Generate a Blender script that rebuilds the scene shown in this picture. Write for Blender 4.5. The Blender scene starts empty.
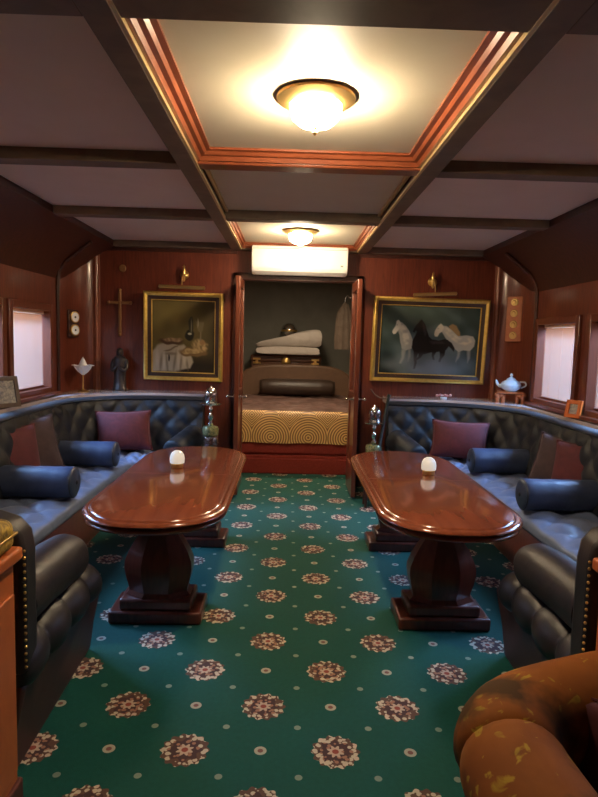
import bpy, bmesh, math, random
import numpy as np
from mathutils import Vector, Matrix
random.seed(4)
S = bpy.context.scene
COL = S.collection
PI = math.pi

# ------------------------------------------------------------------ camera
cam_d = bpy.data.cameras.new('camera')
cam_d.sensor_fit = 'HORIZONTAL'
cam_d.sensor_width = 36.0
cam_d.lens = 36.0 * 600 / 598
cam_d.clip_start = 0.05
cam = bpy.data.objects.new('camera', cam_d)
COL.objects.link(cam)
p, y, r = math.radians(5.54), math.radians(1.1), math.radians(1.5)
fw = Vector((math.sin(y) * math.cos(p), math.cos(y) * math.cos(p), -math.sin(p)))
rt = Vector((math.cos(y), -math.sin(y), 0))
up = rt.cross(fw)
r2 = rt * math.cos(r) + up * math.sin(r)
u2 = -rt * math.sin(r) + up * math.cos(r)
cam.matrix_world = Matrix(((r2.x, u2.x, -fw.x, -.08), (r2.y, u2.y, -fw.y, 0), (r2.z, u2.z, -fw.z, 1.45), (0, 0, 0, 1)))
S.camera = cam

# ------------------------------------------------------------------ world, light, exposure
S.view_settings.view_transform = 'Standard'
S.view_settings.look = 'None'
S.view_settings.gamma = 1
S.view_settings.exposure = 0.3
LAMP_L = 185.0        # radiance of the ceiling lamp domes
WINDOW_W = (230.0, 200.0, 50.0, 8.0)      # daylight behind each window
W = bpy.data.worlds.new('world')
S.world = W
W.use_nodes = True
W.node_tree.nodes['Background'].inputs[0].default_value = (.95, .92, .90, 1)
W.node_tree.nodes['Background'].inputs[1].default_value = 0.8
WIN_Y = {-1: [(4.49, 5.25), (3.62, 4.38), (2.75, 3.51), (1.88, 2.64)],
         1: [(4.60, 5.36), (3.66, 4.42), (2.75, 3.51), (1.88, 2.64)]}
for sx in (-1, 1):
    for k, (a, b) in enumerate(WIN_Y[sx]):
        l = bpy.data.lights.new('daylight', 'AREA')
        l.shape = 'RECTANGLE'; l.size = 1.0; l.size_y = .85
        l.energy = WINDOW_W[k]; l.color = (.31, .56, 1.0)
        lo = bpy.data.objects.new('daylight', l); COL.objects.link(lo)
        lo.location = (sx * 3.0, (a + b) / 2, 2.25)
        lo.rotation_euler = (0, sx * math.radians(44), 0)

bl = bpy.data.lights.new('bedroom_fill', 'AREA'); bl.shape = 'DISK'; bl.size = .35; bl.energy = 24; bl.color = (1, .80, .56)  # unseen fill light added to brighten the bedroom, no fixture modelled
bo = bpy.data.objects.new('bedroom_fill', bl); COL.objects.link(bo); bo.location = (0, 7.0, 2.33)
# ------------------------------------------------------------------ materials
def nd(nt, t, **kw):
    n = nt.nodes.new(t)
    for k, v in kw.items(): setattr(n, k, v)
    return n

def mat(name, col, rough=.5, metal=0, col2=None, nscale=6, stretch=(1, 1, 1), bump=0, coat=0, sheen=0, spec=.5, emit=None, estr=0, distort=1.0):
    m = bpy.data.materials.new(name); m.use_nodes = True
    nt = m.node_tree; b = nt.nodes['Principled BSDF']
    b.inputs['Base Color'].default_value = (*col, 1)
    b.inputs['Roughness'].default_value = rough
    b.inputs['Metallic'].default_value = metal
    b.inputs['Specular IOR Level'].default_value = spec
    b.inputs['Coat Weight'].default_value = coat
    b.inputs['Coat Roughness'].default_value = .08
    b.inputs['Sheen Weight'].default_value = sheen
    if emit:
        b.inputs['Emission Color'].default_value = (*emit, 1); b.inputs['Emission Strength'].default_value = estr
    if col2 or bump:
        tc = nd(nt, 'ShaderNodeTexCoord'); mp = nd(nt, 'ShaderNodeMapping')
        mp.inputs['Scale'].default_value = stretch
        nz = nd(nt, 'ShaderNodeTexNoise'); nz.inputs['Scale'].default_value = nscale
        nz.inputs['Detail'].default_value = 5; nz.inputs['Distortion'].default_value = distort
        nt.links.new(tc.outputs['Object'], mp.inputs[0]); nt.links.new(mp.outputs[0], nz.inputs['Vector'])
        if col2:
            rp = nd(nt, 'ShaderNodeValToRGB')
            rp.color_ramp.elements[0].position = .35; rp.color_ramp.elements[1].position = .66
            rp.color_ramp.elements[0].color = (*col, 1); rp.color_ramp.elements[1].color = (*col2, 1)
            nt.links.new(nz.outputs['Fac'], rp.inputs[0]); nt.links.new(rp.outputs[0], b.inputs['Base Color'])
        if bump:
            bp = nd(nt, 'ShaderNodeBump'); bp.inputs['Strength'].default_value = bump; bp.inputs['Distance'].default_value = .01
            nt.links.new(nz.outputs['Fac'], bp.inputs['Height']); nt.links.new(bp.outputs[0], b.inputs['Normal'])
    return m

M = {}
M['wall'] = mat('mahogany panelling', (.115, .025, .014), .33, col2=(.18, .041, .02), nscale=9, stretch=(6, 6, .5), coat=.25)
M['walldark'] = mat('dark mahogany', (.045, .013, .008), .4, col2=(.075, .02, .011), nscale=8, stretch=(5, 5, .6))
M['trimred'] = mat('red mahogany moulding', (.14, .034, .016), .28, col2=(.19, .048, .022), nscale=10, stretch=(5, 5, .6), coat=.4)
M['beam'] = mat('dark brown beam', (.17, .115, .075), .5, col2=(.22, .155, .10), nscale=7)
M['orange'] = mat('orange varnished wood', (.42, .125, .045), .3, col2=(.52, .17, .06), nscale=9, stretch=(1, 1, 1), coat=.5)
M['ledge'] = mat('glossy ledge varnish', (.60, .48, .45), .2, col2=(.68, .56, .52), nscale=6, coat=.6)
M['cabwood'] = mat('bright orange cabinet wood', (.46, .11, .026), .42, col2=(.56, .15, .036), nscale=9, stretch=(3, 1, .6), coat=.1)
M['moulding'] = mat('pale mahogany moulding', (.27, .09, .05), .3, col2=(.34, .12, .07), nscale=10, stretch=(5, 5, .6), coat=.4)
M['trayred'] = mat('red tray moulding', (.25, .062, .024), .3, col2=(.32, .085, .034), nscale=9, coat=.4)
M['gilt'] = mat('gilt line', (.75, .56, .28), .35, .4)
M['ceil'] = mat('ceiling paint', (.84, .69, .58), .55, col2=(.87, .72, .62), nscale=3)
M['ceilc'] = mat('ceiling tray paint', (.70, .63, .48), .5, col2=(.73, .66, .52), nscale=3)
M['table'] = mat('polished table mahogany', (.24, .058, .025), .15, col2=(.30, .076, .031), nscale=5, stretch=(5, .5, 5), coat=.6, distort=.3)
M['tabledark'] = mat('table leg mahogany', (.10, .022, .014), .28, col2=(.16, .036, .02), nscale=6, stretch=(4, 4, .7), coat=.4)
M['velvet'] = mat('charcoal velvet', (.008, .009, .012), .55, col2=(.014, .015, .020), nscale=14, bump=.12, sheen=.04)
M['seat'] = mat('slate blue upholstery', (.125, .165, .28), .42, col2=(.17, .215, .36), nscale=9, bump=.12, sheen=.15)
M['bolster'] = mat('navy leather', (.035, .048, .095), .36, col2=(.055, .072, .13), nscale=12, bump=.1)
M['leather'] = mat('dark brown leather', (.015, .011, .013), .45, col2=(.026, .019, .021), nscale=10, bump=.15)
M['leatherbase'] = mat('brown leather base', (.055, .02, .014), .5, col2=(.075, .028, .02), nscale=8)
M['burgundy'] = mat('burgundy cotton', (.095, .014, .019), .8, col2=(.135, .02, .026), nscale=16, bump=.2, sheen=.12)
M['brownfab'] = mat('brown cotton', (.06, .032, .034), .8, col2=(.085, .047, .048), nscale=16, bump=.2, sheen=.12)
M['brass'] = mat('brass', (.72, .48, .17), .3, .9)
M['frame'] = mat('gilded frame', (.72, .46, .09), .36, .5, col2=(.85, .58, .14), nscale=20)
M['framedark'] = mat('dark frame band', (.055, .026, .014), .35)
M['chrome'] = mat('polished metal', (.75, .74, .72), .18, 1)
M['plastic'] = mat('white plastic', (.92, .90, .86), .35)
M['greyplastic'] = mat('grey plastic', (.3, .3, .28), .4)
M['china'] = mat('white blue china', (.72, .80, .86), .22, col2=(.55, .70, .82), nscale=18)
M['white'] = mat('white enamel', (.92, .92, .94), .35)
M['duvet'] = mat('white bedding', (.60, .53, .46), .85, col2=(.67, .60, .53), nscale=8, bump=.3)
M['satin'] = mat('plum satin', (.10, .055, .045), .36, col2=(.20, .115, .095), nscale=5, bump=.5)
M['pillowdark'] = mat('dark brown satin', (.035, .02, .014), .45, col2=(.05, .03, .02), nscale=6)
M['headboard'] = mat('brown padded leather', (.11, .055, .028), .5, col2=(.14, .07, .035), nscale=6)
M['redcarpet'] = mat('red carpet', (.20, .018, .012), .9, col2=(.26, .028, .016), nscale=60, bump=.2)
M['bedwall'] = mat('olive grey wall', (.15, .14, .11), .6, col2=(.18, .17, .135), nscale=3)
M['chest'] = mat('chest wood', (.075, .028, .014), .35, col2=(.11, .042, .02), nscale=8, stretch=(1, 4, 4))
M['bronze'] = mat('dark bronze', (.035, .026, .024), .4, .3, col2=(.055, .04, .034), nscale=14)
M['crossmetal'] = mat('aged brass cross', (.30, .15, .06), .45, .5)
M['tan'] = mat('tan cloth', (.15, .105, .075), .85, col2=(.19, .14, .10), nscale=9, bump=.3)
M['black'] = mat('black rubber', (.02, .03, .026), .45)
M['green'] = mat('green gold glass', (.06, .09, .03), .25, .3, col2=(.42, .38, .18), nscale=90)
M['brocuff'] = mat('gold brocade', (.13, .075, .015), .6, col2=(.55, .36, .05), nscale=22, bump=.25, distort=2.5)
M['dome'] = mat('frosted lamp dome', (.85, .84, .78), .3, emit=(1, .93, .78), estr=.28)
M['picbits'] = mat('orange photo frame', (.72, .16, .02), .4)
M['photo'] = mat('pale photo print', (.55, .5, .42), .4, col2=(.2, .2, .22), nscale=40)
M['petal'] = mat('red and white petals', (.62, .1, .1), .5, col2=(.75, .7, .66), nscale=60)

def emission_mat(name, col, s):
    m = bpy.data.materials.new(name); m.use_nodes = True; nt = m.node_tree
    nt.nodes.remove(nt.nodes['Principled BSDF'])
    e = nd(nt, 'ShaderNodeEmission'); e.inputs[0].default_value = (*col, 1); e.inputs[1].default_value = s
    nt.links.new(e.outputs[0], nt.nodes['Material Output'].inputs[0]); return m
M['lampglow'] = emission_mat('lit lamp glass', (1, .79, .52), LAMP_L)

def mix_mat(name, parts):
    m = bpy.data.materials.new(name); m.use_nodes = True; nt = m.node_tree
    nt.nodes.remove(nt.nodes['Principled BSDF'])
    sh = []
    for t, c, rgh in parts[:2]:
        n = nd(nt, t); n.inputs['Color'].default_value = (*c, 1)
        if rgh is not None: n.inputs['Roughness'].default_value = rgh
        sh.append(n)
    mx = nd(nt, 'ShaderNodeMixShader'); mx.inputs[0].default_value = parts[2]
    nt.links.new(sh[0].outputs[0], mx.inputs[1]); nt.links.new(sh[1].outputs[0], mx.inputs[2])
    nt.links.new(mx.outputs[0], nt.nodes['Material Output'].inputs[0]); return m
M['pane'] = mix_mat('window pane', [('ShaderNodeBsdfTransparent', (.95, .97, 1), None), ('ShaderNodeBsdfGlossy', (.9, .9, .9), .05), .07])
M['blind'] = mix_mat('woven blind', [('ShaderNodeBsdfDiffuse', (.70, .58, .46), None), ('ShaderNodeBsdfTranslucent', (.84, .40, .18), None), .42])
M['cutglass'] = mix_mat('cut glass', [('ShaderNodeBsdfTransparent', (.86, .9, .88), None), ('ShaderNodeBsdfGlossy', (.9, .9, .88), .12), .4])

def math_n(nt, op, a, b=None, c=None):
    n = nd(nt, 'ShaderNodeMath', operation=op)
    for i, v in enumerate((a, b, c)):
        if v is None: continue
        if isinstance(v, (int, float)): n.inputs[i].default_value = v
        else: nt.links.new(v, n.inputs[i])
    return n.outputs[0]

def carpet_mat():
    m = bpy.data.materials.new('green medallion carpet'); m.use_nodes = True; nt = m.node_tree
    b = nt.nodes['Principled BSDF']; b.inputs['Roughness'].default_value = .8
    b.inputs['Specular IOR Level'].default_value = .22
    b.inputs['Sheen Weight'].default_value = .08
    tc = nd(nt, 'ShaderNodeTexCoord'); sp = nd(nt, 'ShaderNodeSeparateXYZ')
    nt.links.new(tc.outputs['Object'], sp.inputs[0]); X, Y = sp.outputs[0], sp.outputs[1]
    PX, PY = .5335, .5175
    def cell(ox, oy, px=PX, py=PY):
        u = math_n(nt, 'FRACT', math_n(nt, 'MULTIPLY', math_n(nt, 'SUBTRACT', X, ox - px / 2), 1 / px))
        v = math_n(nt, 'FRACT', math_n(nt, 'MULTIPLY', math_n(nt, 'SUBTRACT', Y, oy - py / 2), 1 / py))
        return math_n(nt, 'MULTIPLY', math_n(nt, 'SUBTRACT', u, .5), px), math_n(nt, 'MULTIPLY', math_n(nt, 'SUBTRACT', v, .5), py)
    def dist(u, v): return math_n(nt, 'SQRT', math_n(nt, 'ADD', math_n(nt, 'MULTIPLY', u, u), math_n(nt, 'MULTIPLY', v, v)))
    x0, y0 = -.146, 2.255
    nz = nd(nt, 'ShaderNodeTexNoise'); nz.inputs['Scale'].default_value = 55; nz.inputs['Detail'].default_value = 2
    nt.links.new(tc.outputs['Object'], nz.inputs['Vector'])
    vo = nd(nt, 'ShaderNodeTexVoronoi'); vo.inputs['Scale'].default_value = 52
    nt.links.new(tc.outputs['Object'], vo.inputs['Vector'])
    def mixc(f, a, bb):
        n = nd(nt, 'ShaderNodeMix', data_type='RGBA')
        nt.links.new(f, n.inputs[0])
        for k, v in ((6, a), (7, bb)):
            if isinstance(v, tuple): n.inputs[k].default_value = (*v, 1)
            else: nt.links.new(v, n.inputs[k])
        return n.outputs[2]
    def inside(d, rad): return math_n(nt, 'LESS_THAN', d, rad)
    g = mixc(nz.outputs['Fac'], (.0025, .060, .044), (.004, .088, .066))
    col = g
    # small dots
    for (ox, oy) in ((x0 + PX / 4, y0 + PY / 4), (x0 - PX / 4, y0 + PY / 4)):
        u, v = cell(ox, oy, PX / 2, PY / 2)
        col = mixc(inside(dist(u, v), .013), col, (.24, .27, .20)) if ox > x0 else col
    for (ox, oy) in ((x0 + PX / 2, y0), (x0, y0 + PY / 2)):
        u, v = cell(ox, oy); d = dist(u, v)
        col = mixc(inside(d, .022), col, (.42, .38, .28)); col = mixc(inside(d, .010), col, (.22, .09, .07))
    for (ox, oy) in ((x0, y0), (x0 + PX / 2, y0 + PY / 2)):
        u, v = cell(ox, oy); d = dist(u, v)
        th = math_n(nt, 'ARCTAN2', v, u)
        w12 = math_n(nt, 'COSINE', math_n(nt, 'MULTIPLY', th, 14))
        w8 = math_n(nt, 'COSINE', math_n(nt, 'MULTIPLY', th, 8))
        R = math_n(nt, 'ADD', math_n(nt, 'MULTIPLY', w12, .0055), .083)
        # petals of mixed cream / brown by cell noise
        pet = mixc(math_n(nt, 'GREATER_THAN', vo.outputs['Distance'], .5), (.60, .50, .36), (.13, .06, .04))
        col = mixc(inside(d, R), col, pet)
        R2 = math_n(nt, 'ADD', math_n(nt, 'MULTIPLY', w8, .008), .056)
        inner = mixc(math_n(nt, 'GREATER_THAN', vo.outputs['Distance'], .42), (.36, .17, .11), (.07, .03, .03))
        col = mixc(inside(d, R2), col, inner)
        R3 = math_n(nt, 'ADD', math_n(nt, 'MULTIPLY', w8, -.006), .026)
        col = mixc(inside(d, R3), col, (.55, .40, .29)); col = mixc(inside(d, .012), col, (.30, .06, .04))
    nt.links.new(col, b.inputs['Base Color'])
    n2 = nd(nt, 'ShaderNodeTexNoise'); n2.inputs['Scale'].default_value = 300
    nt.links.new(tc.outputs['Object'], n2.inputs['Vector'])
    bp = nd(nt, 'ShaderNodeBump'); bp.inputs['Strength'].default_value = .25; bp.inputs['Distance'].default_value = .004
    nt.links.new(n2.outputs['Fac'], bp.inputs['Height']); nt.links.new(bp.outputs[0], b.inputs['Normal'])
    return m
M['carpet'] = carpet_mat()

def spread_mat():
    m = bpy.data.materials.new('gold swirl bedspread'); m.use_nodes = True; nt = m.node_tree
    b = nt.nodes['Principled BSDF']; b.inputs['Roughness'].default_value = .45
    tc = nd(nt, 'ShaderNodeTexCoord'); sp = nd(nt, 'ShaderNodeSeparateXYZ')
    nt.links.new(tc.outputs['Object'], sp.inputs[0]); X, Z = sp.outputs[0], sp.outputs[2]
    P = .41
    def cx(o):
        u = math_n(nt, 'FRACT', math_n(nt, 'MULTIPLY', math_n(nt, 'SUBTRACT', X, o - P / 2), 1 / P))
        return math_n(nt, 'MULTIPLY', math_n(nt, 'SUBTRACT', u, .5), P)
    u1 = cx(-.255); v1 = math_n(nt, 'SUBTRACT', Z, .40)
    d1 = math_n(nt, 'SQRT', math_n(nt, 'ADD', math_n(nt, 'MULTIPLY', u1, u1), math_n(nt, 'MULTIPLY', v1, v1)))
    u2_ = cx(-.05); v2 = math_n(nt, 'SUBTRACT', Z, .64)
    d2 = math_n(nt, 'ADD', math_n(nt, 'ABSOLUTE', u2_), math_n(nt, 'ABSOLUTE', v2))
    sel = math_n(nt, 'LESS_THAN', math_n(nt, 'MULTIPLY', d2, 1.7), d1)
    d = math_n(nt, 'ADD', math_n(nt, 'MULTIPLY', sel, d2), math_n(nt, 'MULTIPLY', math_n(nt, 'SUBTRACT', 1, sel), d1))
    s = math_n(nt, 'SINE', math_n(nt, 'MULTIPLY', d, 2 * PI / .027))
    rp = nd(nt, 'ShaderNodeValToRGB')
    rp.color_ramp.elements[0].position = .42; rp.color_ramp.elements[0].color = (.80, .50, .19, 1)
    rp.color_ramp.elements[1].position = .62; rp.color_ramp.elements[1].color = (.26, .125, .045, 1)
    nt.links.new(math_n(nt, 'MULTIPLY_ADD', s, .5, .5), rp.inputs[0]); nt.links.new(rp.outputs[0], b.inputs['Base Color'])
    return m
M['spread'] = spread_mat()

def brocade_mat():
    m = mat('rust velvet brocade', (.23, .066, .008), .75, col2=(.33, .105, .014), nscale=5, bump=.12, spec=.2)
    nt = m.node_tree; b = nt.nodes['Principled BSDF']
    base = b.inputs['Base Color'].links[0].from_socket
    tc = nd(nt, 'ShaderNodeTexCoord')
    nz = nd(nt, 'ShaderNodeTexNoise'); nz.inputs['Scale'].default_value = 11; nz.inputs['Detail'].default_value = 4; nz.inputs['Distortion'].default_value = 1.5
    nt.links.new(tc.outputs['Object'], nz.inputs['Vector'])
    r1 = nd(nt, 'ShaderNodeValToRGB'); r1.color_ramp.elements[0].position = .60; r1.color_ramp.elements[1].position = .64
    nt.links.new(nz.outputs['Fac'], r1.inputs[0])
    mx = nd(nt, 'ShaderNodeMix', data_type='RGBA'); nt.links.new(r1.outputs[0], mx.inputs[0])
    nt.links.new(base, mx.inputs[6]); mx.inputs[7].default_value = (.42, .25, .02, 1)
    n2 = nd(nt, 'ShaderNodeTexNoise'); n2.inputs['Scale'].default_value = 5.5; n2.inputs['Detail'].default_value = 4
    nt.links.new(tc.outputs['Object'], n2.inputs['Vector'])
    r2_ = nd(nt, 'ShaderNodeValToRGB'); r2_.color_ramp.elements[0].position = .50; r2_.color_ramp.elements[1].position = .62
    nt.links.new(n2.outputs['Fac'], r2_.inputs[0])
    m2 = nd(nt, 'ShaderNodeMix', data_type='RGBA'); nt.links.new(r2_.outputs[0], m2.inputs[0])
    nt.links.new(mx.outputs[2], m2.inputs[6]); m2.inputs[7].default_value = (.075, .033, .006, 1)
    nt.links.new(m2.outputs[2], b.inputs['Base Color'])
    return m
M['brocade'] = brocade_mat()

def attr_mat(name, rough=.7):
    m = bpy.data.materials.new(name); m.use_nodes = True; nt = m.node_tree
    b = nt.nodes['Principled BSDF']; b.inputs['Roughness'].default_value = rough; b.inputs['Specular IOR Level'].default_value = .15
    a = nd(nt, 'ShaderNodeVertexColor'); a.layer_name = 'paint'
    nt.links.new(a.outputs[0], b.inputs['Base Color']); return m
M['paint'] = attr_mat('oil paint')

# ------------------------------------------------------------------ mesh helpers
def obj(name, bm, m, parent=None, smooth=False, bevel=0, seg=2, loc=None, rot=None, angle=40):
    bmesh.ops.recalc_face_normals(bm, faces=bm.faces)
    me = bpy.data.meshes.new(name); bm.to_mesh(me); bm.free()
    me.materials.append(M[m] if isinstance(m, str) else m)
    o = bpy.data.objects.new(name, me); COL.objects.link(o)
    if parent: o.parent = parent
    if loc: o.location = loc
    if rot: o.rotation_euler = rot
    if smooth or bevel:
        for f in me.polygons: f.use_smooth = True
        me.set_sharp_from_angle(angle=math.radians(angle))
    if bevel:
        b = o.modifiers.new('bevel', 'BEVEL'); b.width = bevel; b.segments = seg; b.limit_method = 'ANGLE'; b.angle_limit = math.radians(35)
        b.harden_normals = False
    return o

def thing(name, label, cat, loc=(0, 0, 0), rz=0, group=None):
    o = bpy.data.objects.new(name, None); COL.objects.link(o)
    o.empty_display_size = .1
    o.location = loc; o.rotation_euler = (0, 0, rz)
    return tag(o, label, cat, group)
def tag(o, label, cat, group=None):
    o['label'] = label; o['category'] = cat
    if group: o['group'] = group
    return o
def struct(o, label=None):
    o['kind'] = 'structure'
    if label: o['label'] = label
    return o
def dup(root, loc, rz=0, label=None):
    rr = root.copy(); COL.objects.link(rr); rr.location = loc; rr.rotation_euler = (0, 0, rz)
    if label: rr['label'] = label
    for ch in list(root.children):
        c = ch.copy(); COL.objects.link(c); c.parent = rr
        for g in ch.children:
            d = g.copy(); COL.objects.link(d); d.parent = c
    return rr
NB = bmesh.new
def box(bm, x0, x1, y0, y1, z0, z1):
    v = [bm.verts.new((x, y, z)) for x in (x0, x1) for y in (y0, y1) for z in (z0, z1)]
    for f in ((0, 1, 3, 2), (4, 6, 7, 5), (0, 4, 5, 1), (2, 3, 7, 6), (0, 2, 6, 4), (1, 5, 7, 3)): bm.faces.new([v[i] for i in f])
    return bm
def loft(bm, rings, closed=True, caps=True, loop=False):
    vs = [[bm.verts.new(p) for p in r] for r in rings]
    n = len(vs[0]); R = range(n if closed else n - 1)
    pairs = list(zip(vs, vs[1:])) + ([(vs[-1], vs[0])] if loop else [])
    for a, b in pairs:
        for i in R:
            j = (i + 1) % n
            bm.faces.new((a[i], a[j], b[j], b[i]))
    if caps and closed and not loop:
        bm.faces.new(vs[0]); bm.faces.new(vs[-1])
    return vs
def lathe(bm, prof, c=(0, 0, 0), seg=24, axis='z', sc=(1, 1), flute=0, nf=12):
    rings = []
    for (rad, h) in prof:
        rad = max(rad, 1e-4); ring = []
        for k in range(seg):
            a = 2 * PI * k / seg; rr_ = rad * (1 + flute * math.cos(nf * a))
            px, py = rr_ * math.cos(a) * sc[0], rr_ * math.sin(a) * sc[1]
            if axis == 'z': q = (c[0] + px, c[1] + py, c[2] + h)
            elif axis == 'y': q = (c[0] + px, c[1] + h, c[2] + py)
            else: q = (c[0] + h, c[1] + px, c[2] + py)
            ring.append(q)
        rings.append(ring)
    loft(bm, rings); return bm
def ring_lathe(bm, prof, c, seg):
    loft(bm, [[(c[0] + a * math.cos(2 * PI * k / seg), c[1] + h, c[2] + a * math.sin(2 * PI * k / seg)) for k in range(seg)] for a, h in prof], loop=True, caps=False)
def tube(bm, pts, rad, seg=10, sq=1.0):
    pts = [Vector(q) for q in pts]; n = len(pts)
    rads = rad if isinstance(rad, (list, tuple)) else [rad] * n
    T = [(pts[min(i + 1, n - 1)] - pts[max(i - 1, 0)]).normalized() for i in range(n)]
    ref = Vector((0, 0, 1)) if abs(T[0].z) < .9 else Vector((1, 0, 0))
    u = T[0].cross(ref).normalized(); rings = []
    for i in range(n):
        u = (u - T[i] * u.dot(T[i])).normalized(); v = T[i].cross(u)
        rings.append([pts[i] + (u * math.cos(2 * PI * k / seg) + v * math.sin(2 * PI * k / seg) * sq) * rads[i] for k in range(seg)])
    loft(bm, rings); return bm
def smooth_path(pts, n=8):
    pts = [Vector(q) for q in pts]; out = []
    for i in range(len(pts) - 1):
        p0 = pts[max(i - 1, 0)]; p1 = pts[i]; p2 = pts[i + 1]; p3 = pts[min(i + 2, len(pts) - 1)]
        for k in range(n):
            t = k / n
            out.append(.5 * ((2 * p1) + (p2 - p0) * t + (2 * p0 - 5 * p1 + 4 * p2 - p3) * t * t + (3 * p1 - p0 - 3 * p2 + p3) * t ** 3))
    out.append(pts[-1]); return out
def ball(bm, c, rx, ry, rz, su=16, sv=10):
    lathe(bm, [(math.sin(PI * k / sv), -math.cos(PI * k / sv)) for k in range(sv + 1)], seg=su)
    vs = bm.verts[:] if hasattr(bm.verts, '__getitem__') else list(bm.verts)
    bm.verts.ensure_lookup_table(); n = su * (sv + 1)
    for v in bm.verts[-n:]: v.co = Vector((c[0] + v.co.x * rx, c[1] + v.co.y * ry, c[2] + v.co.z * rz))
    return bm
def sweep2(path, prof, sx=1):
    """path: list of (x,y); prof(i,s)->list of (d,z), d to the left of travel; returns rings"""
    P = [Vector((q[0], q[1])) for q in path]; n = len(P); s = 0; rings = []
    for i in range(n):
        if i: s += (P[i] - P[i - 1]).length
        t = (P[min(i + 1, n - 1)] - P[max(i - 1, 0)]).normalized(); nr = Vector((-t.y, t.x))
        rings.append([(sx * (P[i].x + nr.x * d), P[i].y + nr.y * d, z) for d, z in (prof(i, s) if callable(prof) else prof)])
    return rings

# ------------------------------------------------------------------ the room shell
Y0, YB = -1.6, 5.95
bm = NB(); box(bm, -2.35, 2.35, Y0 - .1, 9.5, -.08, 0)
struct(obj('floor', bm, 'carpet'), 'dark green carpet with cream floral medallions')

for sx, side in ((-1, 'left'), (1, 'right')):
    bm = NB()
    xa, xb = sorted((sx * 2.15, sx * 2.27))
    box(bm, xa, xb, Y0, 5.45, 0, .97); box(bm, xa, xb, Y0, 5.45, 1.66, 2.45)
    ys = [5.45] + [q for (a, b) in WIN_Y[sx] for q in (b, a)] + [Y0]
    for k in range(0, len(ys), 2): box(bm, xa, xb, ys[k + 1], ys[k], .97, 1.66)
    struct(obj('wall_' + side, bm, 'wall'))
    # rounded corner panel between side wall and end wall
    arc = [(2.15 - .20 * (1 - math.cos(a)), 5.45 + .5 * math.sin(a)) for a in [PI / 2 * k / 14 for k in range(15)]]
    bm = NB(); loft(bm, sweep2(arc, [(0, 0), (0, 2.45), (-.1, 2.45), (-.1, 0)], sx))
    struct(obj('wall_corner_' + side, bm, 'wall', smooth=True))
    # ceiling cove cornice
    prof = [(1.78, 2.37), (1.78, 2.31), (1.80, 2.30), (1.90, 2.25), (2.00, 2.18), (2.08, 2.09), (2.13, 2.0), (2.15, 1.94), (2.26, 1.94), (2.26, 2.37)]
    bm = NB(); loft(bm, [[(sx * a, yy, z) for a, z in prof] for yy in (Y0, YB)])
    struct(obj('trim_cornice_' + side, bm, 'walldark', smooth=True))
    # arched rib where the wall bends, and upright moulding on the end wall
    bm = NB(); tube(bm, smooth_path([(sx * 2.14, 5.42, .9), (sx * 2.14, 5.42, 1.6), (sx * 2.135, 5.42, 1.95), (sx * 2.09, 5.42, 2.06), (sx * 1.98, 5.43, 2.16), (sx * 1.84, 5.43, 2.27)]), .017, 8)
    struct(obj('trim_rib_' + side, bm, 'walldark', smooth=True))
    bm = NB(); tube(bm, [(sx * 1.965, 5.945, .88), (sx * 1.965, 5.945, 2.33)], .022, 10)
    box(bm, *sorted((sx * 1.93, sx * 2.0)), 5.935, 5.953, .88, 2.33)
    struct(obj('trim_moulding_' + side, bm, 'moulding', smooth=True))
    bm = NB(); box(bm, *sorted((sx * .62, sx * 1.965)), 5.93, 5.951, .0, .12)
    struct(obj('baseboard_' + side, bm, 'walldark'))

bm = NB(); box(bm, -2.05, -.56, YB, YB + .1, 0, 2.45); box(bm, .56, 2.05, YB, YB + .1, 0, 2.45); box(bm, -.56, .56, YB, YB + .1, 2.03, 2.45)
struct(obj('wall_back', bm, 'wall'))
bm = NB(); box(bm, -2.3, 2.3, Y0 - .1, Y0, 0, 2.45)
struct(obj('wall_front', bm, 'walldark'))
# wall panel stiles on the end wall
bm = NB()
for a, b in ((-1.94, -.60), (.60, 1.94)):
    box(bm, a, b, 5.935, 5.951, 2.27, 2.36)
struct(obj('trim_frieze', bm, 'walldark'))

# door casing
bm = NB()
for sx in (-1, 1): box(bm, *sorted((sx * .555, sx * .635)), 5.915, 6.06, 0, 2.09)
box(bm, -.635, .635, 5.915, 6.06, 2.02, 2.09)
struct(obj('trim_door_casing', bm, 'walldark', bevel=.008))

# ceiling
bm = NB(); box(bm, -1.79, -.6, Y0, 9.5, 2.36, 2.46); box(bm, .6, 1.79, Y0, 9.5, 2.36, 2.46)
struct(obj('ceiling', bm, 'ceil'), 'mauve beige ceiling panels between dark beams')
bm = NB(); box(bm, -.6, .6, Y0, 9.5, 2.365, 2.46)
struct(obj('ceiling_tray', bm, 'ceilc'))
bm = NB()
for sx in (-1, 1): box(bm, *sorted((sx * .565, sx * .655)), Y0, YB, 2.30, 2.37)
struct(obj('trim_long_beams', bm, 'beam', bevel=.004))
for n, (a, b) in enumerate(((1.46, 1.72), (3.07, 3.18), (4.40, 4.51), (5.87, 5.95), (-.3, -.1))):
    bm = NB()
    for x0, x1 in ((-1.78, -.655), (.655, 1.78)): box(bm, x0, x1, a, b, 2.302, 2.37)
    if n != 1: box(bm, -.565, .565, a, b, 2.302, 2.37)
    struct(obj('trim_cross_beam_%d' % (n + 1), bm, 'beam', bevel=.004))
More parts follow.
